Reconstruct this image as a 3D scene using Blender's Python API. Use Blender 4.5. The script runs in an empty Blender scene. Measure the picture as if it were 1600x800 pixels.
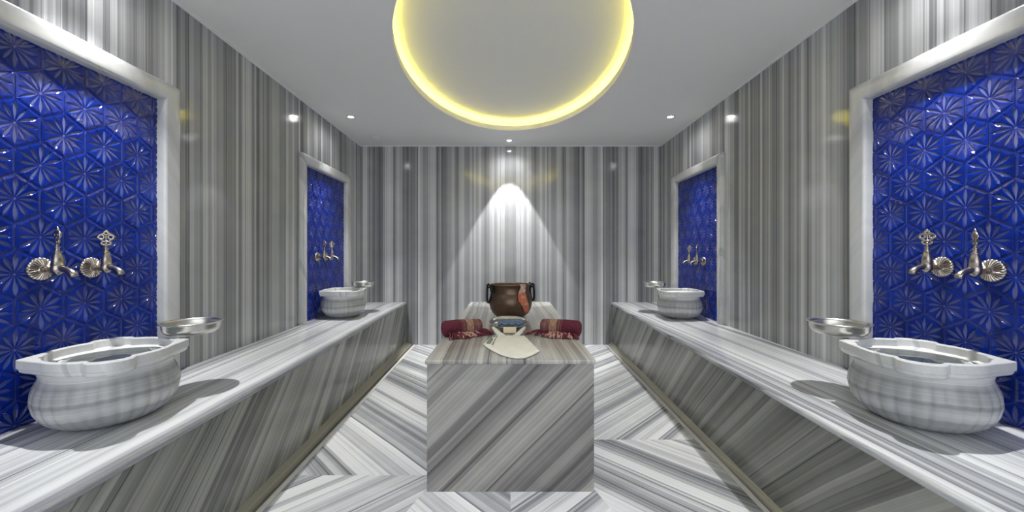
import bpy, math, random
from mathutils import Vector, Matrix
C = bpy.context.scene.collection
PI = math.pi
R = random.Random(7)
CAMH = 1.165
HC = 2.485          # ceiling height
YB = 4.80           # back wall
YF = -2.2           # the room goes on behind the camera
BH = 0.532          # bench top height
def xl(y, off=0.0): return -(1.696 + 0.0367*y) + off      # left wall face (off > 0 = into the room)
def xr(y, off=0.0): return (1.768 + 0.025*y) - off
def wx(side, y, off=0.0): return xl(y, off) if side < 0 else xr(y, off)

# ------------------------------------------------------------------ node helpers
class NT:
    def __init__(s, name):
        m = bpy.data.materials.new(name); m.use_nodes = True
        s.m = m; s.t = m.node_tree; s.b = s.t.nodes['Principled BSDF']
    def n(s, typ, **kw):
        nd = s.t.nodes.new(typ)
        for k, v in kw.items(): setattr(nd, k, v)
        return nd
    def l(s, a, b): s.t.links.new(a, b)
    def math(s, op, a, b=None, c=None, clamp=False):
        nd = s.n('ShaderNodeMath', operation=op); nd.use_clamp = clamp
        for i, v in enumerate((a, b, c)):
            if v is None: continue
            if isinstance(v, (int, float)): nd.inputs[i].default_value = v
            else: s.l(v, nd.inputs[i])
        return nd.outputs[0]
    def dot(s, vec, d):
        nd = s.n('ShaderNodeVectorMath', operation='DOT_PRODUCT')
        s.l(vec, nd.inputs[0]); nd.inputs[1].default_value = d
        return nd.outputs['Value']
    def noise(s, vec=None, w=None, scale=5, detail=2, rough=0.5, dim='3D'):
        nd = s.n('ShaderNodeTexNoise', noise_dimensions=dim)
        if vec is not None: s.l(vec, nd.inputs['Vector'])
        if w is not None: s.l(w, nd.inputs['W'])
        nd.inputs['Scale'].default_value = scale; nd.inputs['Detail'].default_value = detail
        nd.inputs['Roughness'].default_value = rough
        return nd.outputs['Fac']
    def vor1(s, w, scale):
        nd = s.n('ShaderNodeTexVoronoi', voronoi_dimensions='1D')
        s.l(w, nd.inputs['W']); nd.inputs['Scale'].default_value = scale
        sep = s.n('ShaderNodeSeparateColor'); s.l(nd.outputs['Color'], sep.inputs[0])
        return sep.outputs[0], nd.outputs['Distance']
    def ramp(s, fac, stops, interp='LINEAR'):
        nd = s.n('ShaderNodeValToRGB'); cr = nd.color_ramp; cr.interpolation = interp
        while len(cr.elements) < len(stops): cr.elements.new(0.5)
        for e, (p, c) in zip(cr.elements, stops):
            e.position = p; e.color = (c[0], c[1], c[2], 1)
        s.l(fac, nd.inputs[0]); return nd.outputs[0]
    def set(s, **kw):
        for k, v in kw.items(): s.b.inputs[k].default_value = v

def plain(name, col, rough=0.5, metal=0.0, vary=0.12, **kw):
    t = NT(name); t.b.inputs['Base Color'].default_value = (*col, 1)
    t.set(Roughness=rough, Metallic=metal)
    for k, v in kw.items(): t.b.inputs[k.replace('_', ' ')].default_value = v
    # faint variation so nothing is a dead flat tone
    co = t.n('ShaderNodeTexCoord').outputs['Object']
    f = t.noise(vec=co, scale=30, detail=3)
    c = t.ramp(f, [(0.3, tuple(x*(1-vary) for x in col)), (0.7, tuple(min(1, x*(1+vary*0.7)) for x in col))])
    t.l(c, t.b.inputs['Base Color'])
    return t.m

GREY = [(0.0, (0.115, 0.118, 0.13)), (0.25, (0.218, 0.223, 0.238)), (0.5, (0.342, 0.350, 0.368)),
        (0.72, (0.49, 0.503, 0.525)), (1.0, (0.73, 0.748, 0.765))]
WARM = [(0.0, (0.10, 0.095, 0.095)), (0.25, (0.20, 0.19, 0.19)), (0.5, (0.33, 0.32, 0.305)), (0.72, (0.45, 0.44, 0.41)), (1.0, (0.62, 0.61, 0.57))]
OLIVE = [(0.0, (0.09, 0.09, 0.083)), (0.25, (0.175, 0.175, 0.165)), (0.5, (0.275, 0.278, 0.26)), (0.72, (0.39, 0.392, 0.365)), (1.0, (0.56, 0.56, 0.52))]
WHITE = [(0.0, (0.15, 0.156, 0.172)), (0.2, (0.29, 0.30, 0.325)), (0.42, (0.48, 0.495, 0.52)),
         (0.65, (0.67, 0.685, 0.705)), (1.0, (0.80, 0.815, 0.825))]
def marble(name, direction, stops=GREY, sc=1.0, wob=0.012, rough=0.1, seed=0.0, panel=None, fold=None, contrast=1.0, spec=0.5, bias=0.0):
    """striped marble: bands perpendicular to `direction` in object space"""
    t = NT(name)
    co = t.n('ShaderNodeTexCoord').outputs['Object']
    s = t.dot(co, direction)
    raw = s
    if fold is not None: s = t.math('ABSOLUTE', t.math('SUBTRACT', s, fold))
    w = t.math('MULTIPLY', t.math('SUBTRACT', t.noise(vec=co, scale=0.9, detail=2), 0.5), wob*4)
    s = t.math('ADD', s, w)
    s = t.math('ADD', s, seed)
    if panel:
        idx = t.math('FLOOR', t.math('DIVIDE', raw, panel))
        s = t.math('ADD', s, t.math('MULTIPLY', idx, 3.37))
    big, _ = t.vor1(s, 9*sc)
    mid, dm = t.vor1(s, 30*sc)
    fine, df = t.vor1(s, 95*sc)
    soft = t.noise(w=s, scale=5*sc, detail=4, rough=0.65, dim='1D')
    soft2 = t.noise(w=s, scale=38*sc, detail=3, rough=0.7, dim='1D')
    a = t.math('MULTIPLY', big, 0.20)
    a = t.math('ADD', a, t.math('MULTIPLY', mid, 0.30))
    a = t.math('ADD', a, t.math('MULTIPLY', fine, 0.12))
    a = t.math('ADD', a, t.math('MULTIPLY', soft, 0.50))
    a = t.math('ADD', a, t.math('MULTIPLY', soft2, 0.35))      # mean ~ .735
    a = t.math('ADD', t.math('MULTIPLY', t.math('SUBTRACT', a, 0.735), 1.55*contrast), 0.5 + bias)
    # thin dark lines
    lv, ld = t.vor1(s, 12*sc)
    ln = t.math('MULTIPLY', t.math('LESS_THAN', ld, 0.035), t.math('GREATER_THAN', lv, 0.45))
    a = t.math('SUBTRACT', a, t.math('MULTIPLY', ln, 0.35))
    # lazy clouding along the bands
    cl = t.noise(vec=co, scale=6, detail=5, rough=0.6)
    a = t.math('ADD', a, t.math('MULTIPLY', t.math('SUBTRACT', cl, 0.5), 0.16))
    col = t.ramp(a, stops)
    if panel:
        fr = t.math('FRACT', t.math('DIVIDE', raw, panel))
        seam = t.math('LESS_THAN', fr, 0.003)
        mx = t.n('ShaderNodeMix', data_type='RGBA'); t.l(seam, mx.inputs['Factor'])
        t.l(col, mx.inputs[6]); mx.inputs[7].default_value = (0.16, 0.16, 0.155, 1)
        col = mx.outputs[2]
    t.l(col, t.b.inputs['Base Color'])
    t.set(Roughness=rough, **{'Specular IOR Level': spec})
    return t.m

M = {}
M['wall_side_l'] = marble('striped_marble_left_wall', (0, 1, 0), seed=3.0, panel=0.62, sc=1.05, rough=0.11, wob=0.004)
M['wall_side_r'] = marble('striped_marble_right_wall', (0, 1, 0), seed=8.3, panel=0.62, sc=1.05, rough=0.11, wob=0.004)
M['wall_back'] = marble('striped_marble_back_wall', (1, 0, 0), seed=5.1, fold=0.005, sc=1.05, rough=0.13, wob=0.002)
M['bench_top'] = marble('striped_marble_bench_top', (1, 0.03, 0), WHITE, seed=1.7, sc=0.95, rough=0.1, wob=0.012)
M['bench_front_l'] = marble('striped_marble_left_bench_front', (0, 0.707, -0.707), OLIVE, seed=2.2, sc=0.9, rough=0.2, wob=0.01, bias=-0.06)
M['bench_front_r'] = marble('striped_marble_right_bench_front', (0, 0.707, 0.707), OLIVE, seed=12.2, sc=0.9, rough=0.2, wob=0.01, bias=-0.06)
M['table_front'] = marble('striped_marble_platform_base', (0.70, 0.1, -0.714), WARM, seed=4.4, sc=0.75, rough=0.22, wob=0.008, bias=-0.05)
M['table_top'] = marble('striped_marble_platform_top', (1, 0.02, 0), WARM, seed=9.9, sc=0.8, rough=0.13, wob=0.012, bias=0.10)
M['floor_a'] = marble('striped_marble_floor_rising', (0.707, 0.707, 0), WHITE, seed=6.6, sc=0.85, rough=0.16, wob=0.008, bias=0.02)
M['floor_b'] = marble('striped_marble_floor_falling', (0.707, -0.707, 0), WHITE, seed=16.1, sc=0.85, rough=0.16, wob=0.008, bias=0.02)
M['curb'] = plain('pale_marble_kerb', (0.80, 0.80, 0.78), 0.25, vary=0.05)
M['skirt'] = marble('olive_grey_marble_skirting', (1, 0.02, 0), [(0, (0.22, 0.21, 0.17)), (0.5, (0.38, 0.37, 0.31)), (1, (0.50, 0.49, 0.43))], seed=0.9, sc=0.8, rough=0.3)
M['gutter'] = plain('dark_stone_gutter', (0.16, 0.155, 0.13), 0.5)
M['frame'] = marble('pale_marble_frame', (0.3, 0.75, 0.5), [(0, (0.34, 0.35, 0.36)), (0.5, (0.50, 0.51, 0.52)), (1, (0.66, 0.67, 0.68))], seed=3.3, sc=0.25, rough=0.2, wob=0.08, contrast=0.8)
M['basin'] = marble('veined_white_marble_basin', (0.05, 0.05, 1), [(0, (0.26, 0.265, 0.275)), (0.3, (0.46, 0.47, 0.48)), (0.6, (0.66, 0.67, 0.67)), (1, (0.84, 0.84, 0.83))], seed=2.9, sc=1.1, rough=0.24, wob=0.035, contrast=0.75, bias=-0.10)
M['rim'] = marble('white_marble_basin_rim', (0.2, 0.9, 0.2), [(0, (0.50, 0.51, 0.52)), (0.5, (0.72, 0.73, 0.73)), (1, (0.84, 0.84, 0.83))], seed=7.9, sc=0.4, rough=0.18, wob=0.05, contrast=0.7)
M['ceiling'] = plain('white_ceiling_paint', (0.80, 0.80, 0.79), 0.7, vary=0.008)
M['grout'] = plain('pale_blue_grout', (0.10, 0.12, 0.30), 0.6)
M['silver'] = plain('hammered_tinned_metal', (0.62, 0.61, 0.58), 0.28, 1.0)
M['bronze'] = plain('antique_bronze', (0.44, 0.395, 0.35), 0.24, 1.0)
M['copper'] = plain('brown_patinated_copper', (0.150, 0.095, 0.066), 0.34, 0.55)
M['iron'] = plain('black_wrought_iron', (0.02, 0.021, 0.023), 0.45, 0.6)
M['white_plastic'] = plain('white_plastic', (0.75, 0.75, 0.74), 0.4)
M['mitt'] = plain('cream_woven_cloth', (0.86, 0.84, 0.74), 0.9, vary=0.05)
M['piping'] = plain('white_cloth_piping', (0.88, 0.87, 0.80), 0.85, vary=0.05)
M['soap'] = plain('pale_yellow_soap', (0.86, 0.74, 0.50), 0.45, vary=0.06)
M['green_strip'] = plain('grey_green_stripe', (0.22, 0.25, 0.22), 0.8)

def tile_mat():
    t = NT('cobalt_blue_glaze')
    co = t.n('ShaderNodeTexCoord').outputs['Object']
    f = t.noise(vec=co, scale=9, detail=3)
    c = t.ramp(f, [(0.3, (0.0015, 0.012, 0.15)), (0.7, (0.003, 0.026, 0.30))])
    t.l(c, t.b.inputs['Base Color'])
    t.set(Roughness=0.12, **{'Specular IOR Level': 0.42})
    nb = t.noise(vec=co, scale=70, detail=2)
    bp = t.n('ShaderNodeBump'); bp.inputs['Strength'].default_value = 0.25; bp.inputs['Distance'].default_value = 0.004
    t.l(nb, bp.inputs['Height']); t.l(bp.outputs[0], t.b.inputs['Normal'])
    return t.m
M['tile'] = tile_mat()

def water_mat():
    t = NT('clear_water')
    co = t.n('ShaderNodeTexCoord').outputs['Object']
    t.b.inputs['Base Color'].default_value = (0.90, 0.97, 0.98, 1)
    t.set(Roughness=0.02, IOR=1.33, **{'Transmission Weight': 1.0})
    nb = t.noise(vec=co, scale=7, detail=1)
    bp = t.n('ShaderNodeBump'); bp.inputs['Strength'].default_value = 0.15; bp.inputs['Distance'].default_value = 0.004
    t.l(nb, bp.inputs['Height']); t.l(bp.outputs[0], t.b.inputs['Normal'])
    return t.m
M['water'] = water_mat()

def emit(name, col, strength):
    m = bpy.data.materials.new(name); m.use_nodes = True
    t = m.node_tree; t.nodes.clear()
    e = t.nodes.new('ShaderNodeEmission'); o = t.nodes.new('ShaderNodeOutputMaterial')
    e.inputs[0].default_value = (*col, 1); e.inputs[1].default_value = strength
    t.links.new(e.outputs[0], o.inputs[0]); return m
M['lamp'] = emit('lit_downlight', (1, 0.98, 0.95), 60)
M['led'] = emit('yellow_led_strip', (1.0, 0.83, 0.09), 58)

def towel_mat(name, flip):
    """maroon cloth with a beige band between thin stripes, striped along local X"""
    t = NT(name)
    co = t.n('ShaderNodeTexCoord').outputs['Object']
    x = t.dot(co, (1, 0, 0))
    f = t.math('ADD', t.math('MULTIPLY', x, 1/0.25), 0.5)          # 0 = outer end, 1 = inner end
    Mn = (0.125, 0.016, 0.036); Bg = (0.42, 0.25, 0.18); Dk = (0.07, 0.012, 0.018); Pk = (0.30, 0.12, 0.13)
    st = [(0, Mn), (0.44, Pk), (0.455, Mn), (0.475, Dk), (0.49, Bg), (0.505, Dk), (0.525, Pk), (0.54, Dk), (0.56, Bg),
          (0.75, Dk), (0.765, Bg), (0.78, Dk), (0.80, Bg), (0.815, Dk), (0.83, Pk), (0.90, (0.24, 0.09, 0.09))]
    c = t.ramp(f, st, 'CONSTANT')
    w = t.n('ShaderNodeTexWave'); w.bands_direction = 'X'; w.inputs['Scale'].default_value = 130
    t.l(co, w.inputs['Vector'])
    nz = t.noise(vec=co, scale=60, detail=4)
    mx = t.n('ShaderNodeMix', data_type='RGBA', blend_type='MULTIPLY'); mx.inputs['Factor'].default_value = 1
    k = t.ramp(nz, [(0.3, (0.65, 0.65, 0.65)), (0.7, (1.15, 1.15, 1.15))])
    t.l(c, mx.inputs[6]); t.l(k, mx.inputs[7]); t.l(mx.outputs[2], t.b.inputs['Base Color'])
    bp = t.n('ShaderNodeBump'); bp.inputs['Strength'].default_value = 0.4; bp.inputs['Distance'].default_value = 0.002
    t.l(w.outputs['Fac'], bp.inputs['Height']); t.l(bp.outputs[0], t.b.inputs['Normal'])
    t.set(Roughness=0.95)
    return t.m
M['towel'] = towel_mat('maroon_beige_striped_cloth', False)
M['fringe_maroon'] = plain('maroon_fringe_yarn', (0.15, 0.02, 0.04), 0.95)
M['fringe_beige'] = plain('beige_fringe_yarn', (0.50, 0.30, 0.24), 0.95)

def plaid_mat():
    t = NT('blue_plaid_cloth')
    co = t.n('ShaderNodeTexCoord').outputs['Object']
    x = t.dot(co, (1, 0, 0)); z = t.dot(co, (0, 0.6, 1))
    fx = t.math('FRACT', t.math('MULTIPLY', x, 22)); fz = t.math('FRACT', t.math('MULTIPLY', z, 34))
    a = t.math('GREATER_THAN', fx, 0.55); b = t.math('GREATER_THAN', fz, 0.5)
    s = t.math('ADD', t.math('MULTIPLY', a, 0.3), t.math('MULTIPLY', b, 0.35))
    s = t.math('ADD', s, t.math('MULTIPLY', t.noise(vec=co, scale=120, detail=3), 0.5))
    c = t.ramp(s, [(0.1, (0.30, 0.38, 0.48)), (0.5, (0.11, 0.19, 0.33)), (0.8, (0.02, 0.035, 0.10)), (1, (0.35, 0.42, 0.5))])
    t.l(c, t.b.inputs['Base Color']); t.set(Roughness=0.95)
    return t.m
M['plaid'] = plaid_mat()

def scarf_mat():
    t = NT('orange_and_white_thin_cloth')
    co = t.n('ShaderNodeTexCoord').outputs['Object']
    f = t.noise(vec=co, scale=38, detail=3)
    z = t.dot(co, (0, 0, 1))
    g = t.math('ADD', t.math('MULTIPLY', t.math('ADD', z, 0.0), -2.6), t.math('SUBTRACT', t.math('MULTIPLY', f, 2.3), 0.5))
    c = t.ramp(g, [(0.52, (0.62, 0.60, 0.54)), (0.74, (0.62, 0.42, 0.34)), (0.88, (0.60, 0.13, 0.07)), (1.0, (0.66, 0.20, 0.11))])
    t.l(c, t.b.inputs['Base Color']); t.set(Roughness=0.85)
    return t.m
M['scarf'] = scarf_mat()

# ------------------------------------------------------------------ mesh helpers
class MB:
    def __init__(s): s.v = []; s.f = []; s.mi = []; s.cur = 0
    def add(s, vs, fs):
        o = len(s.v); s.v += [tuple(v) for v in vs]
        for f in fs: s.f.append([i+o for i in f]); s.mi.append(s.cur)
        return s
    def hexa(s, p):      # 8 points: bottom 4 ccw, top 4 ccw
        return s.add(p, [(3, 2, 1, 0), (4, 5, 6, 7), (0, 1, 5, 4), (1, 2, 6, 5), (2, 3, 7, 6), (3, 0, 4, 7)])
    def box(s, x0, x1, y0, y1, z0, z1):
        return s.hexa([(x0, y0, z0), (x1, y0, z0), (x1, y1, z0), (x0, y1, z0), (x0, y0, z1), (x1, y0, z1), (x1, y1, z1), (x0, y1, z1)])
    def strip(s, rings, closed_u=True, closed_v=False, cap0=False, cap1=False):
        n = len(rings[0]); vs = [p for r in rings for p in r]; fs = []
        m = len(rings)
        for i in range(m if closed_v else m-1):
            i2 = (i+1) % m
            for j in range(n if closed_u else n-1):
                j2 = (j+1) % n
                fs.append((i*n+j, i*n+j2, i2*n+j2, i2*n+j))
        if cap0: fs.append(tuple(range(n-1, -1, -1)))
        if cap1: fs.append(tuple((m-1)*n+j for j in range(n)))
        return s.add(vs, fs)
    def lathe(s, prof, n=48, mod=None, c=(0, 0, 0), cap0=False, cap1=False):
        rings = []
        for k, (r, z) in enumerate(prof):
            ring = []
            for j in range(n):
                a = 2*PI*j/n; rr = r*(mod(a, k, r, z) if mod else 1)
                ring.append((c[0]+rr*math.cos(a), c[1]+rr*math.sin(a), c[2]+z))
            rings.append(ring)
        return s.strip(rings, True, False, cap0, cap1)
    def tube(s, path, rad, n=10, closed=False, caps=True, flute=None):
        P = [Vector(p) for p in path]; m = len(P); rings = []
        up = None
        for i in range(m):
            if closed: d = P[(i+1) % m]-P[i-1]
            else: d = P[min(i+1, m-1)]-P[max(i-1, 0)]
            d.normalize()
            if up is None:
                up = Vector((0, 0, 1)) if abs(d.z) < 0.9 else Vector((1, 0, 0))
            up = (up - d*up.dot(d)).normalized(); sd = d.cross(up)
            r = rad[i] if isinstance(rad, (list, tuple)) else rad
            ring = []
            for j in range(n):
                a = 2*PI*j/n; q = r*(flute(a) if flute else 1)
                ring.append(P[i]+up*math.cos(a)*q+sd*math.sin(a)*q)
            rings.append(ring)
        return s.strip(rings, True, closed, caps and not closed, caps and not closed)
    def build(s, name, mats, parent=None, loc=None, smooth=False, rot=None, bevel=0, angle=None, solid=0):
        me = bpy.data.meshes.new(name); me.from_pydata(s.v, [], s.f)
        if not isinstance(mats, (list, tuple)): mats = [mats]
        for m in mats: me.materials.append(m)
        for p, k in zip(me.polygons, s.mi): p.material_index = k
        import bmesh
        bm = bmesh.new(); bm.from_mesh(me)
        bmesh.ops.remove_doubles(bm, verts=bm.verts, dist=1e-6)
        bmesh.ops.recalc_face_normals(bm, faces=bm.faces)
        if angle is not None:
            for f in bm.faces: f.smooth = True
            for e in bm.edges:
                e.smooth = not (len(e.link_faces) == 2 and e.calc_face_angle(0) > math.radians(angle))
        elif smooth:
            for f in bm.faces: f.smooth = True
        bm.to_mesh(me); bm.free()
        o = bpy.data.objects.new(name, me); C.objects.link(o)
        if parent: o.parent = parent
        if loc: o.location = loc
        if rot: o.rotation_euler = rot
        if solid:
            md = o.modifiers.new('solid', 'SOLIDIFY'); md.thickness = solid; md.offset = 0
        if bevel:
            md = o.modifiers.new('bevel', 'BEVEL'); md.width = bevel; md.segments = 3; md.limit_method = 'ANGLE'
            for p in me.polygons: p.use_smooth = True
            md.harden_normals = True
        return o
def tag(o, label=None, cat=None, group=None, kind=None):
    if label: o['label'] = label
    if cat: o['category'] = cat
    if group: o['group'] = group
    if kind: o['kind'] = kind
    return o
def empty(name, loc=(0, 0, 0), rz=0):
    o = bpy.data.objects.new(name, None); C.objects.link(o); o.location = loc; o.rotation_euler = (0, 0, rz)
    o.empty_display_size = 0.05
    return o
def copy_tree(o, parent=None):
    c = o.copy(); C.objects.link(c)
    if parent: c.parent = parent
    for ch in list(o.children):
        copy_tree(ch, c)
    return c

# ------------------------------------------------------------------ shell
NICHES = [(1.48, 0.55), (3.86, 0.55)]      # centre y, outer half width
IN = 0.46                                  # half opening
NT_TOP = CAMH+0.770                        # top of the tiled opening
T = 0.14
def wall_side(side, name, mat):
    mb = MB()
    ys = [YF]
    for c, h in NICHES: ys += [c-IN-0.02, c+IN+0.02]
    ys.append(YB+T)
    for i in range(len(ys)-1):
        y0, y1 = ys[i], ys[i+1]
        segs = [(-0.06, HC+0.3)] if i % 2 == 0 else [(-0.06, BH), (NT_TOP+0.02, HC+0.3)]
        for z0, z1 in segs:
            a0, a1 = wx(side, y0), wx(side, y1); b0, b1 = wx(side, y0, -T), wx(side, y1, -T)
            mb.hexa([(a0, y0, z0), (b0, y0, z0), (b1, y1, z0), (a1, y1, z0), (a0, y0, z1), (b0, y0, z1), (b1, y1, z1), (a1, y1, z1)])
    return tag(mb.build(name, mat), kind='structure')
wall_side(-1, 'wall_left', M['wall_side_l']); wall_side(1, 'wall_right', M['wall_side_r'])
tag(MB().box(xl(YB)-T, xr(YB)+T, YB, YB+T, -0.06, HC+0.3).build('wall_back', M['wall_back']), kind='structure')

# floor: striped slabs laid in chevrons
def cl(y): return -(1.069+0.0227*y)        # inner edge of the left kerb
def cr(y): return 1.1026+0.018*y
fl = MB()
def fpoly(pts, k):
    fl.cur = k; n = len(pts)
    fl.add([(x, y, 0) for x, y in pts]+[(x, y, -0.06) for x, y in pts],
           [tuple(range(n)), tuple(range(2*n-1, n-1, -1))]+[(i, (i+1) % n, n+(i+1) % n, n+i) for i in range(n)])
YL, YR, YN = 2.0, 2.378, 1.89
fpoly([(cl(YL), YL), (0, YL), (0, YB), (cl(YB), YB)], 0)
fpoly([(0, YR), (cr(YR), YR), (cr(YB), YB), (0, YB)], 1)
fpoly([(cl(0.6), 0.6), (-0.62, 0.6), (-0.47, 1.70), (-0.41, YN), (-0.41, YL), (cl(YL), YL)], 1)
fpoly([(0.62, 0.6), (cr(0.6), 0.6), (cr(YR), YR), (0.41, YR), (0.41, YN), (0.47, 1.70)], 0)
fpoly([(-0.62, 0.6), (0.002, 0.6), (0.002, YL), (-0.41, YL), (-0.41, YN), (-0.47, 1.70)], 0)
fpoly([(0.002, 0.6), (0.62, 0.6), (0.47, 1.70), (0.41, YN), (0.41, YR), (0.002, YR)], 1)
fpoly([(cl(YF), YF), (0, YF), (0, 0.6), (cl(0.6), 0.6)], 0)
fpoly([(0, YF), (cr(YF), YF), (cr(0.6), 0.6), (0, 0.6)], 1)
tag(fl.build('floor', [M['floor_a'], M['floor_b']]), kind='structure')

# kerb, gutter, skirting, bench on each side
def bx(side, y): return -(1.12+0.0367*y) if side < 0 else (1.129+0.0286*y)     # bench nose
def quadprism(mb, prof0, prof1, y0, y1):
    n = len(prof0)
    vs = [(x, y0, z) for x, z in prof0]+[(x, y1, z) for x, z in prof1]
    mb.add(vs, [tuple(range(n-1, -1, -1)), tuple(range(n, 2*n))]+[(i, (i+1) % n, n+(i+1) % n, n+i) for i in range(n)])
for side, nm in ((-1, 'left'), (1, 'right')):
    c = cl if side < 0 else cr
    def P(y, fn): return [(fn(y, a), z) for a, z in fn.pts]
    kw = 0.03
    def kerb(y): return [(c(y)+side*0.0025, 0.001), (c(y)+side*kw, 0.001), (c(y)+side*kw, -0.06), (c(y)+side*0.0025, -0.06)]
    mb = MB(); quadprism(mb, kerb(YF), kerb(YB), YF, YB)
    tag(mb.build('trim_1' if side < 0 else 'trim_2', M['curb']), kind='structure')
    gl = 0.020 if side < 0 else 0.006
    def gut(y):
        f = bx(side, y)+side*0.012
        return [(c(y)+side*kw, -0.022), (f, -0.022), (f, -0.06), (c(y)+side*kw, -0.06)]
    mb = MB(); quadprism(mb, gut(YF), gut(YB), YF, YB)
    tag(mb.build('trim_3' if side < 0 else 'trim_4', M['gutter']), kind='structure')
    def sk(y):
        f = bx(side, y)+side*0.012; s0 = c(y)+side*(kw+gl)
        return [(s0, -0.022), (s0, 0.002), (s0+side*0.008, 0.010), (f-side*0.004, 0.034), (f, 0.034), (f, -0.022)]
    mb = MB(); quadprism(mb, sk(YF), sk(YB), YF, YB)
    tag(mb.build('baseboard_'+nm, M['skirt']), kind='structure')
    # bench
    e = empty('marble_bench', (wx(side, 2.4)-side*0.3, 2.4, -0.022))
    tag(e, 'long striped marble bench with pale nosing along the %s wall under two blue niches' % nm, 'bench', 'marble benches along the side walls')
    ox, oy, oz = e.location
    off = 0.012
    mb = MB()
    def fp(y):
        f = bx(side, y)+side*off
        return [(f-ox, -0.022-oz), (f-ox, BH-0.034-oz), (wx(side, y, 0.0005)-ox, BH-0.034-oz), (wx(side, y, 0.0005)-ox, -0.022-oz)]
    quadprism(mb, fp(YF), fp(YB), YF-oy, YB-oy)
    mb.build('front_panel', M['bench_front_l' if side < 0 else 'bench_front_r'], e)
    mb = MB()
    def sp(y):
        b = bx(side, y); pts = []
        for k in range(7):
            a = -PI/2+PI*k/6
            pts.append((b+side*0.017-side*0.017*math.cos(a)-ox, BH-0.017+0.017*math.sin(a)-oz))
        pts.append((wx(side, y, 0.0005)-ox, BH-oz)); pts.append((wx(side, y, 0.0005)-ox, BH-0.034-oz))
        return pts
    quadprism(mb, sp(YF), sp(YB), YF-oy, YB-oy)
    mb.build('seat_slab', M['bench_top'], e, angle=30)

# ------------------------------------------------------------------ ceiling with an oval cove
CX, CY, CA, CB = 0.018, 2.87, 0.800, 1.32
def ell(a, b, n=128): return [(CX+a*math.cos(2*PI*i/n), CY+b*math.sin(2*PI*i/n)) for i in range(n)]
mb = MB(); n = 128
X0, X1, Y0, Y1 = -2.05, 2.05, YF, YB
E = ell(CA, CB)
outer = []
for x, y in E:       # project each rim point outwards to the room rectangle
    dx, dy = x-CX, y-CY
    ts = []
    if dx > 1e-9: ts.append((X1-CX)/dx)
    if dx < -1e-9: ts.append((X0-CX)/dx)
    if dy > 1e-9: ts.append((Y1-CY)/dy)
    if dy < -1e-9: ts.append((Y0-CY)/dy)
    t = min(ts); outer.append((CX+dx*t, CY+dy*t))
# make sure the rectangle's corners are hit
for cxn, cyn in ((X0, Y0), (X1, Y0), (X1, Y1), (X0, Y1)):
    k = min(range(n), key=lambda i: (outer[i][0]-cxn)**2+(outer[i][1]-cyn)**2); outer[k] = (cxn, cyn)
LIP, UP, OUT = 0.052, 0.12, 0.14
EU = ell(CA+0.0, CB+0.0); EO = ell(CA+OUT, CB+OUT)
rings = [[(x, y, HC+0.3) for x, y in outer], [(x, y, HC) for x, y in outer], [(x, y, HC) for x, y in E],
         [(x, y, HC+LIP) for x, y in E], [(x, y, HC+LIP) for x, y in ell(CA+0.02, CB+0.02)], [(x, y, HC+0.012) for x, y in ell(CA+0.02, CB+0.02)],
         [(x, y, HC+0.012) for x, y in EO], [(x, y, HC+UP) for x, y in EO]]
mb.strip(rings)
mb.add([(x, y, HC+UP) for x, y in EO], [tuple(range(n))])
tag(mb.build('ceiling', M['ceiling'], angle=35), kind='structure')
# LED strip on the hidden ledge
mb = MB()
mb.tube([(x-CX, y-CY, 0.0) for x, y in ell(CA+0.045, CB+0.045)], 0.008, 8, closed=True)
tag(mb.build('cove_light', M['led'], loc=(CX, CY, HC+0.0205), smooth=True),
    'glowing yellow light strip running round the oval recess in the ceiling', 'light strip')

# shadow gap line between ceiling and walls: small white edge trim
mb = MB()
for side in (-1, 1):
    a0, a1 = wx(side, YF), wx(side, YB)
    d = -side*0.012
    mb.hexa([(a0, YF, HC-0.008), (a0+d, YF, HC-0.008), (a1+d, YB, HC-0.008), (a1, YB, HC-0.008),
             (a0, YF, HC), (a0+d, YF, HC), (a1+d, YB, HC), (a1, YB, HC)])
mb.box(xl(YB), xr(YB), YB-0.012, YB, HC-0.008, HC)
tag(mb.build('trim_5', M['ceiling']), kind='structure')

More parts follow.
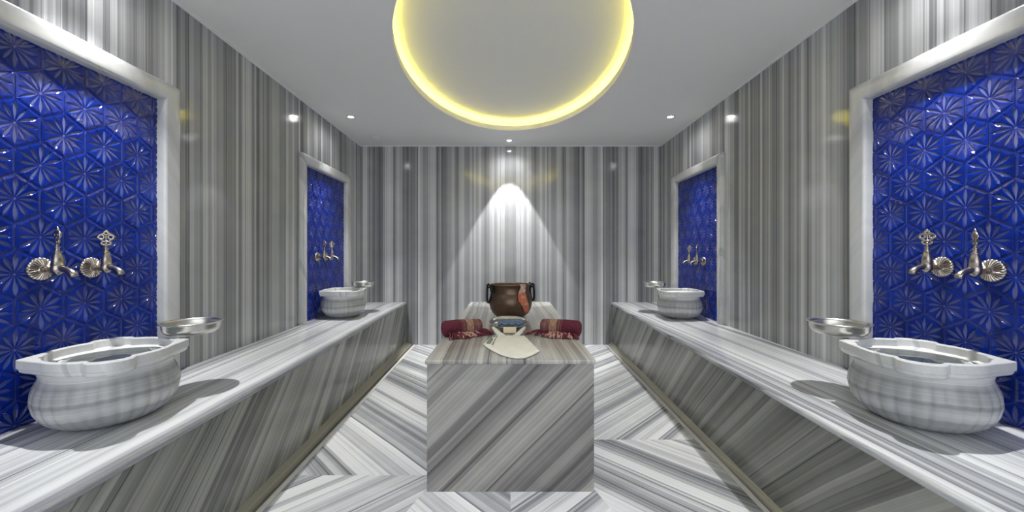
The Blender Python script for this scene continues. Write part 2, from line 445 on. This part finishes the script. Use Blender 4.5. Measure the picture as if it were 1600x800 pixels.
# ------------------------------------------------------------------ niches
def tile_panel(y0, y1, z0, z1, seed, anchor):
    """hexagonal tiles (flat width W) with a twelve-ray carved star, clipped to the rectangle; plane coords (u=y, v=z), returns points (u, v, h)"""
    W = 0.156; S = W/math.sqrt(3); row = 1.5*S
    au, av = anchor
    V, F = [], []
    rr = random.Random(seed)
    nr = 9
    for j in range(-12, 13):
        for i in range(-8, 9):
            u = au+i*W+(W/2 if j % 2 else 0); v = av+j*row
            if u+W/2 < y0 or u-W/2 > y1 or v+S < z0 or v-S > z1: continue
            o = len(V); V.append((u, v, -0.0045))
            ring_prev = None
            tiltu, tiltv = rr.uniform(-0.012, 0.012), rr.uniform(-0.012, 0.012)
            for k in range(1, nr+1):
                q = k/nr
                wl = 0.26*math.sin(PI*min(1, max(0, (q-0.04)/0.90)))**0.7 * 0.5 * (PI/6)*2.4
                wl = max(wl, 0.015)
                for s_ in range(12):
                    a0 = PI/6*s_+PI/12*0
                    for m_, (da, dep) in enumerate(((-wl, 0), (0, 1), (wl, 0), (PI/12, 0))):
                        a = a0+da
                        # hex boundary (pointy top)
                        aa = (a - PI/6 + PI/6) % (PI/3)
                        rad = (W/2-0.0014)/math.cos(((a+PI/6) % (PI/3))-PI/6)
                        r = rad*q
                        h = -0.0045*(1-q)**1.5
                        if dep: h -= 0.009*math.sin(PI*min(1, max(0, (q-0.04)/0.90)))**0.8
                        if k == nr: h = -0.0018
                        uu, vv = u+r*math.cos(a), v+r*math.sin(a)
                        h += (uu-u)*tiltu+(vv-v)*tiltv
                        V.append((uu, vv, h))
                for m_ in range(48):
                    m2 = (m_+1) % 48
                    a_, b_ = o+1+(k-1)*48+m_, o+1+(k-1)*48+m2
                    if k == 1: F.append((o, a_, b_))
                    else: F.append((a_-48, a_, b_, b_-48))
    # clip to the rectangle (clamping keeps it simple: drop faces wholly outside, pull others onto the edge)
    V2 = [(min(max(u, y0), y1), min(max(v, z0), z1), h) for u, v, h in V]
    F2 = []
    for f in F:
        us = [V[i][0] for i in f]; vs = [V[i][1] for i in f]
        if max(us) <= y0 or min(us) >= y1 or max(vs) <= z0 or min(vs) >= z1: continue
        F2.append(f)
    return V2, F2
REC = 0.015
LBL = {(-1, 0): 'near the camera on the left wall', (1, 0): 'near the camera on the right wall',
       (-1, 1): 'at the far end of the left wall', (1, 1): 'at the far end of the right wall'}
for side in (-1, 1):
    for ni, (yc, ho) in enumerate(NICHES):
        e = empty('tiled_niche', (wx(side, yc), yc, BH))
        tag(e, 'marble framed niche of blue hexagon tiles '+LBL[(side, ni)], 'niche', 'blue tiled niches in the side walls')
        ox, oy, oz = e.location
        # tiles
        V, F = tile_panel(yc-IN-0.004, yc+IN+0.004, BH+0.001, NT_TOP+0.004, 5+ni+(side > 0)*3, (yc-0.034 if side < 0 else yc-0.019, 1.219 if side < 0 else 1.206))
        mb = MB()
        mb.add([(wx(side, u, -REC+h)-ox, u-oy, v-oz) for u, v, h in V], F)
        tp = mb.build('tile_panel', M['tile'], e)
        mb = MB()
        y0, y1, z0, z1 = yc-IN-0.004, yc+IN+0.004, BH+0.001, NT_TOP+0.004
        p = []
        for z in (z0, z1):
            p += [(wx(side, y0, -REC-0.0042)-ox, y0-oy, z-oz), (wx(side, y0, -REC-0.05)-ox, y0-oy, z-oz),
                  (wx(side, y1, -REC-0.05)-ox, y1-oy, z-oz), (wx(side, y1, -REC-0.0042)-ox, y1-oy, z-oz)]
        mb.hexa(p); mb.build('grout', M['grout'], tp)
        # frame profile (o = outwards from the opening, p = proud of the wall)
        prof = [(0.0, -REC-0.01), (0.0, 0.016), (0.004, 0.024), (0.012, 0.030), (0.024, 0.035), (0.050, 0.041), (0.066, 0.042),
                (0.076, 0.038), (0.084, 0.030), (0.089, 0.018), (0.090, -0.003)]
        mb = MB(); rings = []
        path = [(-1, 0), (-1, 1), (1, 1), (1, 0)]
        for sy, top in path:
            ring = []
            for o_, p_ in prof:
                y = yc+sy*(IN+o_); z = (NT_TOP+o_) if top else BH+0.0005
                ring.append((wx(side, y, p_)-ox, y-oy, z-oz))
            rings.append(ring)
        mb.strip(rings, closed_u=True, cap0=True, cap1=True)
        mb.build('frame', M['frame'], e, angle=32)

# ------------------------------------------------------------------ basins
D = 0.37
# quarter outline in (a, b), a = towards the pouring lobe, b = towards the ear
def quarter(ear, r0, r1, ledge, lobe_a, lobe_b, lobe_c, n=14, square=False):
    q = []
    t0 = math.acos(r0/ear) if not square else 0.16
    if square: q += [(0.0, ear), (0.045, ear-0.004), (0.062, ear-0.02), (0.066, r0*0.985)]
    else: q += [(0.0, ear), (0.012, ear-0.008)]
    for k in range(n+1):
        t = k/n; th = PI/2-t0+(math.asin(ledge/r1)-(PI/2-t0))*t; rr = r0+(r1-r0)*t
        q.append((rr*math.cos(th), rr*math.sin(th)))
    for k in range(0, 9):
        a = PI/2*(1-k/8)
        q.append((lobe_c+lobe_a*math.cos(a), lobe_b*math.sin(a)))
    return q
def full(q, sc=D):
    pts = list(q)+[(a, -b) for a, b in reversed(q[:-1])]+[(-a*0.97, -b) for a, b in q[1:]]+[(-a*0.97, b) for a, b in reversed(q[1:-1])]
    return [(a*sc, b*sc) for a, b in pts]
QO = quarter(0.615, 0.525, 0.585, 0.185, 0.125, 0.172, 0.585)
QI = quarter(0.485, 0.465, 0.520, 0.150, 0.095, 0.140, 0.530, square=True)
while len(QI) > len(QO): QO.insert(1, ((QO[0][0]+QO[1][0])/2, (QO[0][1]+QO[1][1])/2))
def outline(sc=1.0): return full(QO)
def inner_outline(sc=1.0): return full(QI)
HB = 0.263
def make_basin():
    e = empty('wash_basin')
    mb = MB()
    prof = [(0.095, 0.0), (0.128, 0.004), (0.155, 0.018), (0.182, 0.042), (0.199, 0.075), (0.207, 0.110), (0.205, 0.140), (0.196, 0.170),
            (0.187, 0.190), (0.183, 0.205), (0.186, 0.214), (0.172, 0.2145), (0.17, 0.19), (0.168, 0.15), (0.155, 0.09), (0.12, 0.06), (0.06, 0.05), (0.001, 0.049)]
    def mod(a, k, r, z):
        if k > 8: return 1.0
        amp = [0.012, 0.02, 0.026, 0.028, 0.026, 0.022, 0.016, 0.010, 0.004][k]
        return 0.965*(1+1.25*amp*(abs(math.cos(a*14))**0.7-0.55))
    mb.lathe(prof, 168, mod, cap0=True)
    mb.build('bowl', M['basin'], e, smooth=True)
    mb = MB()
    O = outline(1.0); I = inner_outline(1.0)
    def ring(pts, z, sc=1.0): return [(a*sc, b*sc, z) for a, b in pts]
    rings = [ring(O, HB-0.003), ring(O, HB-0.030), ring(O, HB-0.033, 0.982), ring(O, HB-0.044, 0.965), ring(O, HB-0.050, 0.93),
             ring([(0.165*math.cos(math.atan2(b, a)), 0.165*math.sin(math.atan2(b, a))) for a, b in O], HB-0.050),
             ring([(min(0.165, math.hypot(a, b))*math.cos(math.atan2(b, a)), min(0.165, math.hypot(a, b))*math.sin(math.atan2(b, a))) for a, b in I], HB-0.035),
             ring(I, HB-0.030), ring(I, HB-0.003, 1.0), ring(I, HB, 1.012), ring(O, HB, 0.99)]
    mb.strip(rings, closed_v=True)
    mb.build('rim', M['rim'], e, angle=20)
    return e
def make_water():
    I = inner_outline(1.0)
    mb = MB()
    pts = [(min(0.1655, math.hypot(a, b))*0.99*math.cos(math.atan2(b, a)), min(0.1655, math.hypot(a, b))*0.99*math.sin(math.atan2(b, a))) for a, b in I]
    n = len(pts)
    rings = [[(a*k, b*k, z) for a, b in pts] for k, z in ((0.35, -0.135), (0.75, -0.125), (0.91, -0.085), (0.985, -0.02), (1.0, 0.0))]
    mb.strip(rings, cap0=True, cap1=True)
    return mb.build('basin_water', M['water'], angle=50)
b0 = make_basin(); w0 = make_water()
# (side, x, y)
BAS = [(-1, -1.525, 1.470, 0), (1, 1.540, 1.450, 0), (-1, -1.627, 3.755, 1), (1, 1.632, 3.700, 1)]
bl = ['the large one nearest the camera on the left', 'the large one nearest the camera on the right',
      'small in view at the far end of the left bench', 'small in view at the far end of the right bench']
for i, (side, x, y, far) in enumerate(BAS):
    o = b0 if i == 0 else copy_tree(b0)
    o.location = (x, y, BH); o.rotation_euler.z = (-PI/4 if side < 0 else -3*PI/4)
    tag(o, 'fluted white marble basin, '+bl[i], 'basin', 'marble basins on the benches')
    w = w0 if i == 0 else w0.copy()
    if i: C.objects.link(w)
    w.location = (x, y, BH+HB-0.036); w.rotation_euler.z = o.rotation_euler.z
    tag(w, 'still clear water in the marble basin, '+bl[i], 'water', kind='stuff')

# ------------------------------------------------------------------ metal bowls (tas)
def make_bowl(r=0.117, h=0.052):
    e = MB()
    prof = [(0.001, 0.0), (r*0.62, 0.0), (r*0.74, 0.003), (r*0.84, 0.012), (r*0.90, 0.028), (r*0.915, h-0.008), (r*0.93, h-0.003), (r, h),
            (r*0.995, h+0.003), (r*0.91, h+0.001), (r*0.895, h-0.008), (r*0.88, 0.028), (r*0.81, 0.014), (r*0.72, 0.006), (r*0.60, 0.003), (0.001, 0.003)]
    e.lathe(prof, 56)
    return e
bm0 = make_bowl().build('metal_bowl', M['silver'], smooth=True)
TAS = [(-1.440, 1.738), (1.472, 1.720), (-1.533, 4.005), (1.50, 3.985)]
tl = ['shallow silvery metal bowl on the far edge of the nearest left basin', 'shallow silvery metal bowl on the far edge of the nearest right basin',
      'small metal bowl on the rim of the far left basin', 'small metal bowl on the rim of the far right basin']
for i, (x, y) in enumerate(TAS):
    o = bm0 if i == 0 else bm0.copy()
    if i: C.objects.link(o)
    o.location = (x, y, BH+HB+0.0005)
    tag(o, tl[i], 'bowl', 'metal bowls on the basin rims')

# ------------------------------------------------------------------ taps (local: +Y points out of the wall)
def make_tap(turn):
    e = empty('water_tap')
    # rosette: lathe about Y
    mb = MB(); n = 96; rings = []
    for r, yy in ((0.0435, 0.0), (0.0435, 0.004), (0.041, 0.0075), (0.034, 0.0095), (0.025, 0.0115), (0.017, 0.014), (0.0135, 0.016), (0.0125, 0.020), (0.009, 0.021)):
        ring = []
        for j in range(n):
            a = 2*PI*j/n
            f = abs(math.cos(a*12))
            amp = 1 if 0.015 < r < 0.043 else 0
            ring.append((r*math.cos(a), yy+amp*0.0055*(f-0.5), r*math.sin(a)))
        rings.append(ring)
    mb.strip(rings, cap0=True, cap1=True); mb.build('escutcheon', M['bronze'], e, angle=50)
    # body: horizontal neck, upright tapered barrel, collar
    mb = MB()
    mb.tube([(0, 0.015, 0), (0, 0.028, 0), (0, 0.036, -0.001), (0, 0.048, -0.002), (0, 0.062, -0.003)], [0.0095, 0.0085, 0.010, 0.014, 0.017], 16)
    mb.lathe([(0.004, -0.024), (0.009, -0.021), (0.014, -0.016), (0.0205, -0.006), (0.0205, 0.004), (0.0185, 0.012), (0.0195, 0.0145), (0.0178, 0.017), (0.0165, 0.034), (0.0138, 0.050),
              (0.0105, 0.060), (0.0125, 0.063), (0.0125, 0.066), (0.008, 0.069), (0.0065, 0.078), (0.009, 0.081), (0.009, 0.084), (0.005, 0.086)], 20, c=(0, 0.066, 0), cap0=True, cap1=True)
    body = mb.build('valve_body', M['bronze'], e, angle=45)
    mb = MB()
    path = []; rad = []
    for k in range(9):
        t = k/8; a = t*PI*0.40
        path.append((0, 0.074+0.056*math.sin(a)/math.sin(PI*0.4), 0.002-0.030*(1-math.cos(a))/(1-math.cos(PI*0.4))))
        rad.append([0.013, 0.012, 0.0105, 0.0098, 0.0102, 0.0112, 0.0120, 0.0122, 0.0112][k])
    mb.tube(path, rad, 30, flute=lambda a: 1+0.10*math.cos(a*10))
    mb.build('spout', M['bronze'], e, smooth=True)
    # openwork handle
    mb = MB(); cz = 0.086
    ct, st = math.cos(turn), math.sin(turn)
    def pl(pts): return [(x*ct, 0.066+x*st, cz+z) for x, z in pts]
    mb.tube(pl([(0, -0.002), (0, 0.006), (0, 0.012)]), [0.006, 0.0045, 0.005], 10)
    def loop(f, m=28): return [f(2*PI*k/m) for k in range(m)]
    mb.tube(pl(loop(lambda a: (0.0145*math.cos(a), 0.0175+0.0075*math.sin(a)))), 0.0044, 8, closed=True)
    for s_ in (-1, 1):
        mb.tube(pl(loop(lambda a: (s_*0.0135+0.0075*math.cos(a), 0.043+0.0085*math.sin(a)), 18)), 0.0042, 8, closed=True)
        mb.tube(pl([(s_*0.004, 0.024), (s_*0.012, 0.030), (s_*0.021, 0.037), (s_*0.0245, 0.043), (s_*0.018, 0.052), (s_*0.008, 0.057), (0, 0.066)]),
                [0.004, 0.0044, 0.0048, 0.0054, 0.0048, 0.0044, 0.004], 8)
    mb.tube(pl(loop(lambda a: (0.0065*math.cos(a), 0.060+0.008*math.sin(a)), 18)), 0.004, 8, closed=True)
    mb.tube(pl([(0, 0.020), (0, 0.030), (0, 0.044), (0, 0.054)]), [0.0045, 0.0035, 0.004, 0.003], 8)
    mb.tube(pl([(0, 0.066), (0, 0.070), (0, 0.074)]), [0.003, 0.0038, 0.0015], 8)
    mb.lathe([(0.001, 0), (0.005, 0.002), (0.0068, 0.006), (0.005, 0.010), (0.001, 0.012)], 12, c=(0, 0.066, cz+0.0085))
    mb.build('handle', M['bronze'], e, smooth=True)
    return e
tapA = {}
TAPS = [(-1, 1.440, -0.066, 0, 'nearest left niche, the one closer to the camera'), (-1, 1.620, -0.068, 1, 'nearest left niche, the one closer to the back wall'),
        (1, 1.447, -0.072, 0, 'nearest right niche, the one closer to the camera'), (1, 1.618, -0.065, 1, 'nearest right niche, the one closer to the back wall'),
        (-1, 3.675, -0.052, 0, 'far left niche, the one closer to the camera'), (-1, 3.845, -0.052, 1, 'far left niche, the one closer to the back wall'),
        (1, 3.715, -0.095, 0, 'far right niche, the one closer to the camera'), (1, 3.885, -0.095, 1, 'far right niche, the one closer to the back wall')]
for side, y, h, kind, lab in TAPS:
    key = (side, kind)
    if key not in tapA:
        # handle plane: kind 0 edge-on to the camera, kind 1 square to the camera
        phi = math.atan2(y, wx(side, y))             # direction camera -> tap
        want = phi + (0.25 if kind == 0 else PI/2-0.15)
        rz = -PI/2 if side < 0 else PI/2
        tapA[key] = make_tap(want-rz); o = tapA[key]
    else: o = copy_tree(tapA[key])
    o.location = (wx(side, y, -REC+0.0003), y, CAMH+h)
    o.rotation_euler.z = -PI/2 if side < 0 else PI/2
    tag(o, 'ornate bronze tap, '+lab, 'tap', 'bronze taps on the blue tiles')

# ------------------------------------------------------------------ central platform
TH = 0.641; TY0, TY1 = 1.862, 3.99
e = empty('marble_platform', (0.002, (TY0+TY1)/2, 0))
tag(e, 'central striped marble platform with diagonal veins holding cauldron and towels', 'platform')
L = (TY1-TY0)/2
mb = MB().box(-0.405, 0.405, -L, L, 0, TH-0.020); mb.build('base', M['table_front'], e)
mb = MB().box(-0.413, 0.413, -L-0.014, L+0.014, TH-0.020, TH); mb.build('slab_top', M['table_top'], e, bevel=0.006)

# ------------------------------------------------------------------ cauldron
PY = 3.085
e = empty('copper_cauldron', (0.004, PY, TH))
tag(e, 'brown copper cauldron with black iron ring handles standing on the marble platform', 'cauldron')
PP = [(0.001, 0.0), (0.085, 0.0), (0.115, 0.010), (0.145, 0.035), (0.163, 0.070), (0.172, 0.110), (0.171, 0.145), (0.163, 0.172), (0.154, 0.188),
      (0.151, 0.200), (0.151, 0.235), (0.154, 0.252), (0.162, 0.259), (0.163, 0.263), (0.158, 0.2645), (0.149, 0.257), (0.146, 0.235), (0.146, 0.200), (0.150, 0.185),
      (0.160, 0.165), (0.166, 0.140), (0.167, 0.110), (0.158, 0.072), (0.140, 0.040), (0.11, 0.016), (0.08, 0.006), (0.001, 0.006)]
mb = MB(); mb.lathe(PP, 72); mb.build('pot', M['copper'], e, smooth=True)
for az in (PI+0.42, 0.30):
    ca, sa = math.cos(az), math.sin(az)
    def W(r, t, z): return (r*ca-t*sa, r*sa+t*ca, z)       # radial, tangential, up
    mb = MB()
    # strap riveted below the rim and lug loop above it
    mb.tube([W(0.157, -0.045, 0.235), W(0.158, -0.02, 0.245), W(0.158, 0.02, 0.245), W(0.157, 0.045, 0.235)], 0.008, 10)
    for t in (-0.035, 0.035):
        mb.tube([W(0.154, t, 0.205), W(0.158, t, 0.23), W(0.166, t, 0.256), W(0.178, t, 0.268), W(0.188, t, 0.258), W(0.184, t, 0.243), W(0.170, t, 0.238)], 0.0065, 10)
        mb.lathe([(0.001, 0), (0.008, 0.001), (0.009, 0.006), (0.001, 0.010)], 12, c=W(0.157, t, 0.205))
    # hanging bail
    pts = []
    for k in range(17):
        a = PI*k/16
        pts.append(W(0.178+0.014*math.sin(a), -0.052*math.cos(a), 0.255-0.130*math.sin(a)**0.8))
    mb.tube(pts, 0.0085, 10)
    for t in (-1, 1):
        mb.lathe([(0.001, -0.010), (0.008, -0.006), (0.010, 0), (0.008, 0.006), (0.001, 0.010)], 12, c=W(0.178, t*0.052, 0.257))
    mb.build('ring_handle', M['iron'], e, smooth=True)

# cloth over the rim
mb = MB(); rows = []
prof_out = [(0.128, 0.215), (0.136, 0.238), (0.146, 0.262), (0.156, 0.272), (0.169, 0.268), (0.171, 0.252), (0.163, 0.232), (0.162, 0.205), (0.170, 0.180), (0.179, 0.150), (0.182, 0.120), (0.181, 0.095), (0.177, 0.070), (0.169, 0.052)]
m_ = len(prof_out)
for k, (r, z) in enumerate(prof_out):
    t = k/(m_-1)
    half = [0.10, 0.13, 0.15, 0.17, 0.17, 0.16, 0.19, 0.22, 0.24, 0.24, 0.20, 0.14, 0.12, 0.08][k]
    cen = [-1.02, -1.03, -1.03, -1.02, -1.0, -0.97, -0.98, -1.0, -1.02, -1.0, -0.93, -0.88, -0.84, -0.80][k]
    ring = []
    for j in range(17):
        u = j/8-1
        a = cen+half*u*0.95
        rr = r+0.005*math.sin(u*8+k*0.5)+0.003*math.sin(u*15+k)+0.004
        ring.append((rr*math.cos(a), rr*math.sin(a), z-0.262+0.006*math.sin(u*5+k*0.9)*(t > 0.9)))
    rows.append(ring)
mb.strip(rows, closed_u=False)
o = mb.build('draped_cloth', M['scarf'], loc=(0.004, PY, TH+0.262), smooth=True, solid=0.003)
tag(o, 'crumpled orange and white cloth hanging over the cauldron rim', 'cloth')

# ------------------------------------------------------------------ tray bowl, plaid cloth, soap, mitt
BY, BR = 2.60, 0.134
tilt = 0.12
e = MB()
pr = [(0.001, 0.0), (0.092, 0.0), (0.108, 0.005), (0.120, 0.020), (0.125, 0.034), (BR, 0.038), (BR, 0.041), (0.122, 0.038), (0.116, 0.022), (0.104, 0.009), (0.088, 0.004), (0.001, 0.004)]
e.lathe(pr, 56)
o = e.build('serving_bowl', M['silver'], loc=(-0.008, BY, TH+0.0118), smooth=True, rot=(tilt, 0, 0))
tag(o, 'low round metal bowl in front of the cauldron holding a folded blue cloth', 'bowl')
mb = MB()
def pillow(mb, x0, x1, y0, y1, z0, z1, n=10):
    V = []; 
    def rowp(z, s): 
        return [(x0+(x1-x0)*i/n, y) for i in range(n+1) for y in ()]
    rings = []
    for i in range(n*2+1):
        t = i/(n*2); x = x0+(x1-x0)*t
        sh = 1-0.16*abs(2*t-1)**8
        ring = []
        for j in range(20):
            a = 2*PI*j/20
            c_, s_ = math.cos(a), math.sin(a)
            yy = (y0+y1)/2+(y1-y0)/2*sh*math.copysign(abs(c_)**0.35, c_)
            zz = (z0+z1)/2+(z1-z0)/2*sh*math.copysign(abs(s_)**0.55, s_)+0.0012*math.sin(x*160+j)
            ring.append((x, yy, zz))
        rings.append(ring)
    mb.strip(rings, cap0=True, cap1=True)
for k in range(3):
    pillow(mb, -0.084+0.003*k, 0.088-0.004*k, -0.052+0.003*k, 0.055, 0.0+0.013*k, 0.0145+0.013*k)
o = mb.build('folded_cloth', M['plaid'], loc=(0.0, BY-0.002, TH+0.0165), smooth=True, rot=(tilt, 0, 0))
tag(o, 'folded blue plaid cloth lying in the round metal bowl', 'cloth')
# soap leaning on the bowl
mb = MB().box(-0.042, 0.042, -0.009, 0.009, 0, 0.040)
o = mb.build('soap_bar', M['soap'], loc=(-0.002, 2.455, TH+0.001), bevel=0.004, rot=(-0.22, 0, 0))
tag(o, 'pale yellow rectangular soap bar propped against the metal bowl', 'soap')

# mitt lying flat: outline (x, y), stitched border, striped side, folded corner straps
MO = [(-0.108, 2.365), (-0.122, 2.30), (-0.137, 2.22), (-0.150, 2.150), (-0.125, 2.085), (-0.085, 2.00), (-0.04, 1.925), (0.0, 1.885), (0.035, 1.868),
      (0.07, 1.875), (0.105, 1.92), (0.138, 1.975), (0.150, 2.005), (0.143, 2.06), (0.125, 2.17), (0.105, 2.28), (0.088, 2.365)]
e = empty('bath_mitt', (0, 2.12, TH))
tag(e, 'cream cloth bath mitt spread flat at the front edge of the platform', 'mitt')
cxm, cym = 0.0, 2.15
mb = MB(); rings = []
for q, z in ((1.0, 0.0012), (1.0, 0.006), (0.97, 0.009), (0.85, 0.012), (0.65, 0.0135), (0.4, 0.014), (0.15, 0.013)):
    ring = []
    N = len(MO)
    for i, (x, y) in enumerate(MO):
        X_, Y_ = cxm+(x-cxm)*q, cym+(y-cym)*q
        ring.append((X_, Y_-2.12, z+(0.0028*math.sin(X_*42+Y_*19)+0.002*math.sin(Y_*55-X_*20))*(q < 0.98)))
    rings.append(ring)
mb.strip(rings, cap0=True, cap1=True)
mb.build('cloth_body', M['mitt'], e, smooth=True)
mb = MB(); mb.tube([(x, y-2.12, 0.006) for x, y in MO[3:13]], 0.0045, 8); mb.build('piping', M['piping'], e, smooth=True)
mb = MB()
def quadstrip(mb, A, B, w, z):
    A, B = Vector((*A, 0)), Vector((*B, 0)); d = (B-A).normalized(); s_ = Vector((-d.y, d.x, 0))*w/2
    p = [A-s_, A+s_, B+s_, B-s_]
    mb.hexa([(v.x, v.y-2.12, z-0.002) for v in p]+[(v.x, v.y-2.12, z) for v in p])
quadstrip(mb, (-0.098, 2.325), (-0.122, 2.135), 0.022, 0.0155)
quadstrip(mb, (-0.078, 2.320), (-0.098, 2.105), 0.006, 0.0155)
mb.build('side_stripe', M['green_strip'], e)['label'] = 'grey green woven stripes'
for s_ in (-1, 1):
    mb = MB()
    a = [(s_*0.040-0.008, 2.335, 0.012), (s_*0.062-0.008, 2.38, 0.020), (s_*0.085-0.008, 2.425, 0.033), (s_*0.100-0.008, 2.45, 0.042)]
    rows = []
    for k, (x, y, z) in enumerate(a):
        w = [0.022, 0.020, 0.016, 0.010][k]
        rows.append([(x-w, y-2.12-w*0.3, z-0.004), (x, y-2.12, z+0.004), (x+w, y-2.12+w*0.3*0, z-0.002)])
    mb.strip(rows, closed_u=False)
    mb.build('corner_strap', M['mitt'], e, smooth=True, solid=0.005)

# ------------------------------------------------------------------ rolled towels
def make_towel(mir):
    e = empty('rolled_towel')
    mb = MB(); n = 40; Lh = 0.125
    # outer roll, slightly squashed, with a loose flap edge; rounded shoulders
    rings = []
    for x, q in ((-Lh, 0.72), (-Lh+0.004, 0.90), (-Lh+0.013, 1.0), (-0.05, 1.04), (0.0, 1.0), (0.05, 0.97), (0.10, 0.93), (Lh-0.012, 0.90), (Lh-0.003, 0.82), (Lh, 0.66)):
        ring = []
        for j in range(n):
            a = 2*PI*j/n
            r = 0.050*q*(1+0.05*(j/n))+0.0012*math.sin(a*5+x*60)
            z = 0.0485+r*math.sin(a)*0.95
            ring.append((x, r*math.cos(a)*1.06, max(z, 0.0012)))
        rings.append(ring)
    mb.strip(rings)
    # spiral ends
    for s_, rr in ((-1, 0.036), (1, 0.033)):
        for k in range(3):
            r0 = rr*(1-0.3*k)
            R1 = [[(s_*(Lh-0.001+0.003*(i in (1, 2))), r*math.cos(2*PI*j/n), 0.0485+r*math.sin(2*PI*j/n)) for j in range(n)] for i, r in enumerate((r0, r0-0.002, r0-0.007, r0-0.011))]
            mb.strip(R1, cap1=(k == 2))
    mb.build('roll', M['towel'], e, smooth=True)
    # tassels spread in front of it
    rr = random.Random(11 if mir else 3)
    for mat, x0, x1, cnt, nm in (('fringe_maroon', -0.095, -0.02, 26, 'fringe'), ('fringe_beige', -0.06, 0.055, 34, 'fringe'), ('fringe_maroon', 0.03, 0.15, 38, 'fringe')):
        mb = MB()
        for k in range(cnt):
            x = rr.uniform(x0, x1); far = x > 0.05
            y0_ = -0.035 if not far else rr.uniform(-0.04, 0.01)
            ln = rr.uniform(0.045, 0.095); ang = -PI/2+rr.uniform(-0.9, 1.1)
            pts = []; z0_ = rr.uniform(0.010, 0.026)
            for t in range(6):
                u = t/5
                pts.append((x+ln*u*math.cos(ang)+0.006*math.sin(u*7+k), y0_+ln*u*math.sin(ang)+0.004*math.sin(u*9+k*2), max(0.005, z0_*(1-u**2)+0.005)))
            mb.tube(pts, [0.004, 0.005, 0.005, 0.0048, 0.0055, 0.0026], 6)
        mb.build(nm, M[mat], e, smooth=True)['label'] = 'knotted %s tassels' % ('beige' if 'beige' in mat else 'maroon')
    return e
tL = make_towel(False)
tL.location = (-0.302, 2.415, TH); tL.rotation_euler.z = math.atan2(0.14, 0.20)*0.75
tag(tL, 'rolled maroon towel with beige stripes and fringe, left of the cauldron', 'towel', 'rolled towels on the platform')
tR = make_towel(True)
tR.location = (0.318, 2.415, TH); tR.rotation_euler.z = PI-math.atan2(0.14, 0.20)*0.6
tag(tR, 'rolled maroon towel with beige stripes and fringe, right of the cauldron', 'towel', 'rolled towels on the platform')
# the mirrored towel needs its fringe on the camera side
for ch in tR.children:
    ch.scale = (1, -1, 1)

# ------------------------------------------------------------------ downlights
def downlight_mesh():
    e = empty('ceiling_downlight')
    mb = MB(); mb.lathe([(0.040, 0.0), (0.041, -0.003), (0.036, -0.005), (0.027, -0.004), (0.025, 0.0)], 40); mb.build('trim_ring', M['white_plastic'], e, smooth=True)
    mb = MB(); mb.lathe([(0.001, -0.004), (0.015, -0.0042), (0.0245, -0.0025), (0.025, -0.0003), (0.001, -0.0003)], 32); mb.build('lamp', M['lamp'], e, smooth=True)
    return e
DL = [(-1.56, 3.76, 'over the far left basin'), (1.57, 3.76, 'over the far right basin'), (-0.01, 4.56, 'in the middle beside the back wall'),
      (-1.545, 1.56, 'over the nearest left basin'), (1.575, 1.56, 'over the nearest right basin'), (-1.45, -0.9, 'behind the camera on the left, added unseen for fill'), (1.45, -0.9, 'behind the camera on the right, added unseen for fill')]  # last pair is unseen, added behind the camera as ambient fill
dl0 = downlight_mesh()
for i, (x, y, lab) in enumerate(DL):
    o = dl0 if i == 0 else copy_tree(dl0)
    o.location = (x, y, HC-0.0002)
    tag(o, 'small round lit downlight in the white ceiling '+lab, 'downlight', 'ceiling downlights')
    def spot(nm, power, size, blend, rad=0.02, tilt_y=0.0):
        ld = bpy.data.lights.new(nm, 'SPOT'); ld.energy = power; ld.spot_size = math.radians(size); ld.spot_blend = blend; ld.shadow_soft_size = rad
        ld.color = (1, 0.985, 0.96)
        lo = bpy.data.objects.new(nm, ld); C.objects.link(lo); lo.location = (x, y, HC-0.03); lo.rotation_euler = (0, tilt_y, 0)
    if i == 2:
        spot('back_spot', 150, 56, 0.10); spot('back_spill', 12, 150, 1.0)
    else:
        spot('spot', 125, 80, 0.85, tilt_y=math.copysign(math.radians(9), x)); spot('spill', 6, 165, 0.8)

mb = MB(); mb.lathe([(0.001, -0.022), (0.03, -0.022), (0.04, -0.018), (0.046, -0.010), (0.055, -0.008), (0.055, 0.0), (0.001, 0.0)], 40)
tag(mb.build('smoke_detector', M['white_plastic'], loc=(-1.545, 4.42, HC), angle=40),
    'small round white fitting on the ceiling near the back left corner', 'detector')

# ------------------------------------------------------------------ world + camera
w = bpy.data.worlds.new('world'); bpy.context.scene.world = w; w.use_nodes = True
w.node_tree.nodes['Background'].inputs[0].default_value = (0.93, 0.97, 1.0, 1)
w.node_tree.nodes['Background'].inputs[1].default_value = 2.1
cam = bpy.data.cameras.new('camera'); co = bpy.data.objects.new('camera', cam); C.objects.link(co)
co.location = (0, 0, CAMH); co.rotation_euler = (PI/2, 0, 0)
cam.sensor_width = 36; cam.lens = 600/1600*36; cam.shift_x = 3/1600; cam.shift_y = -7/1600; cam.clip_start = 0.02
bpy.context.scene.camera = co
vs = bpy.context.scene.view_settings
vs.view_transform = 'Standard'; vs.look = 'None'; vs.gamma = 1; vs.exposure = 0.14; vs.use_curve_mapping = False
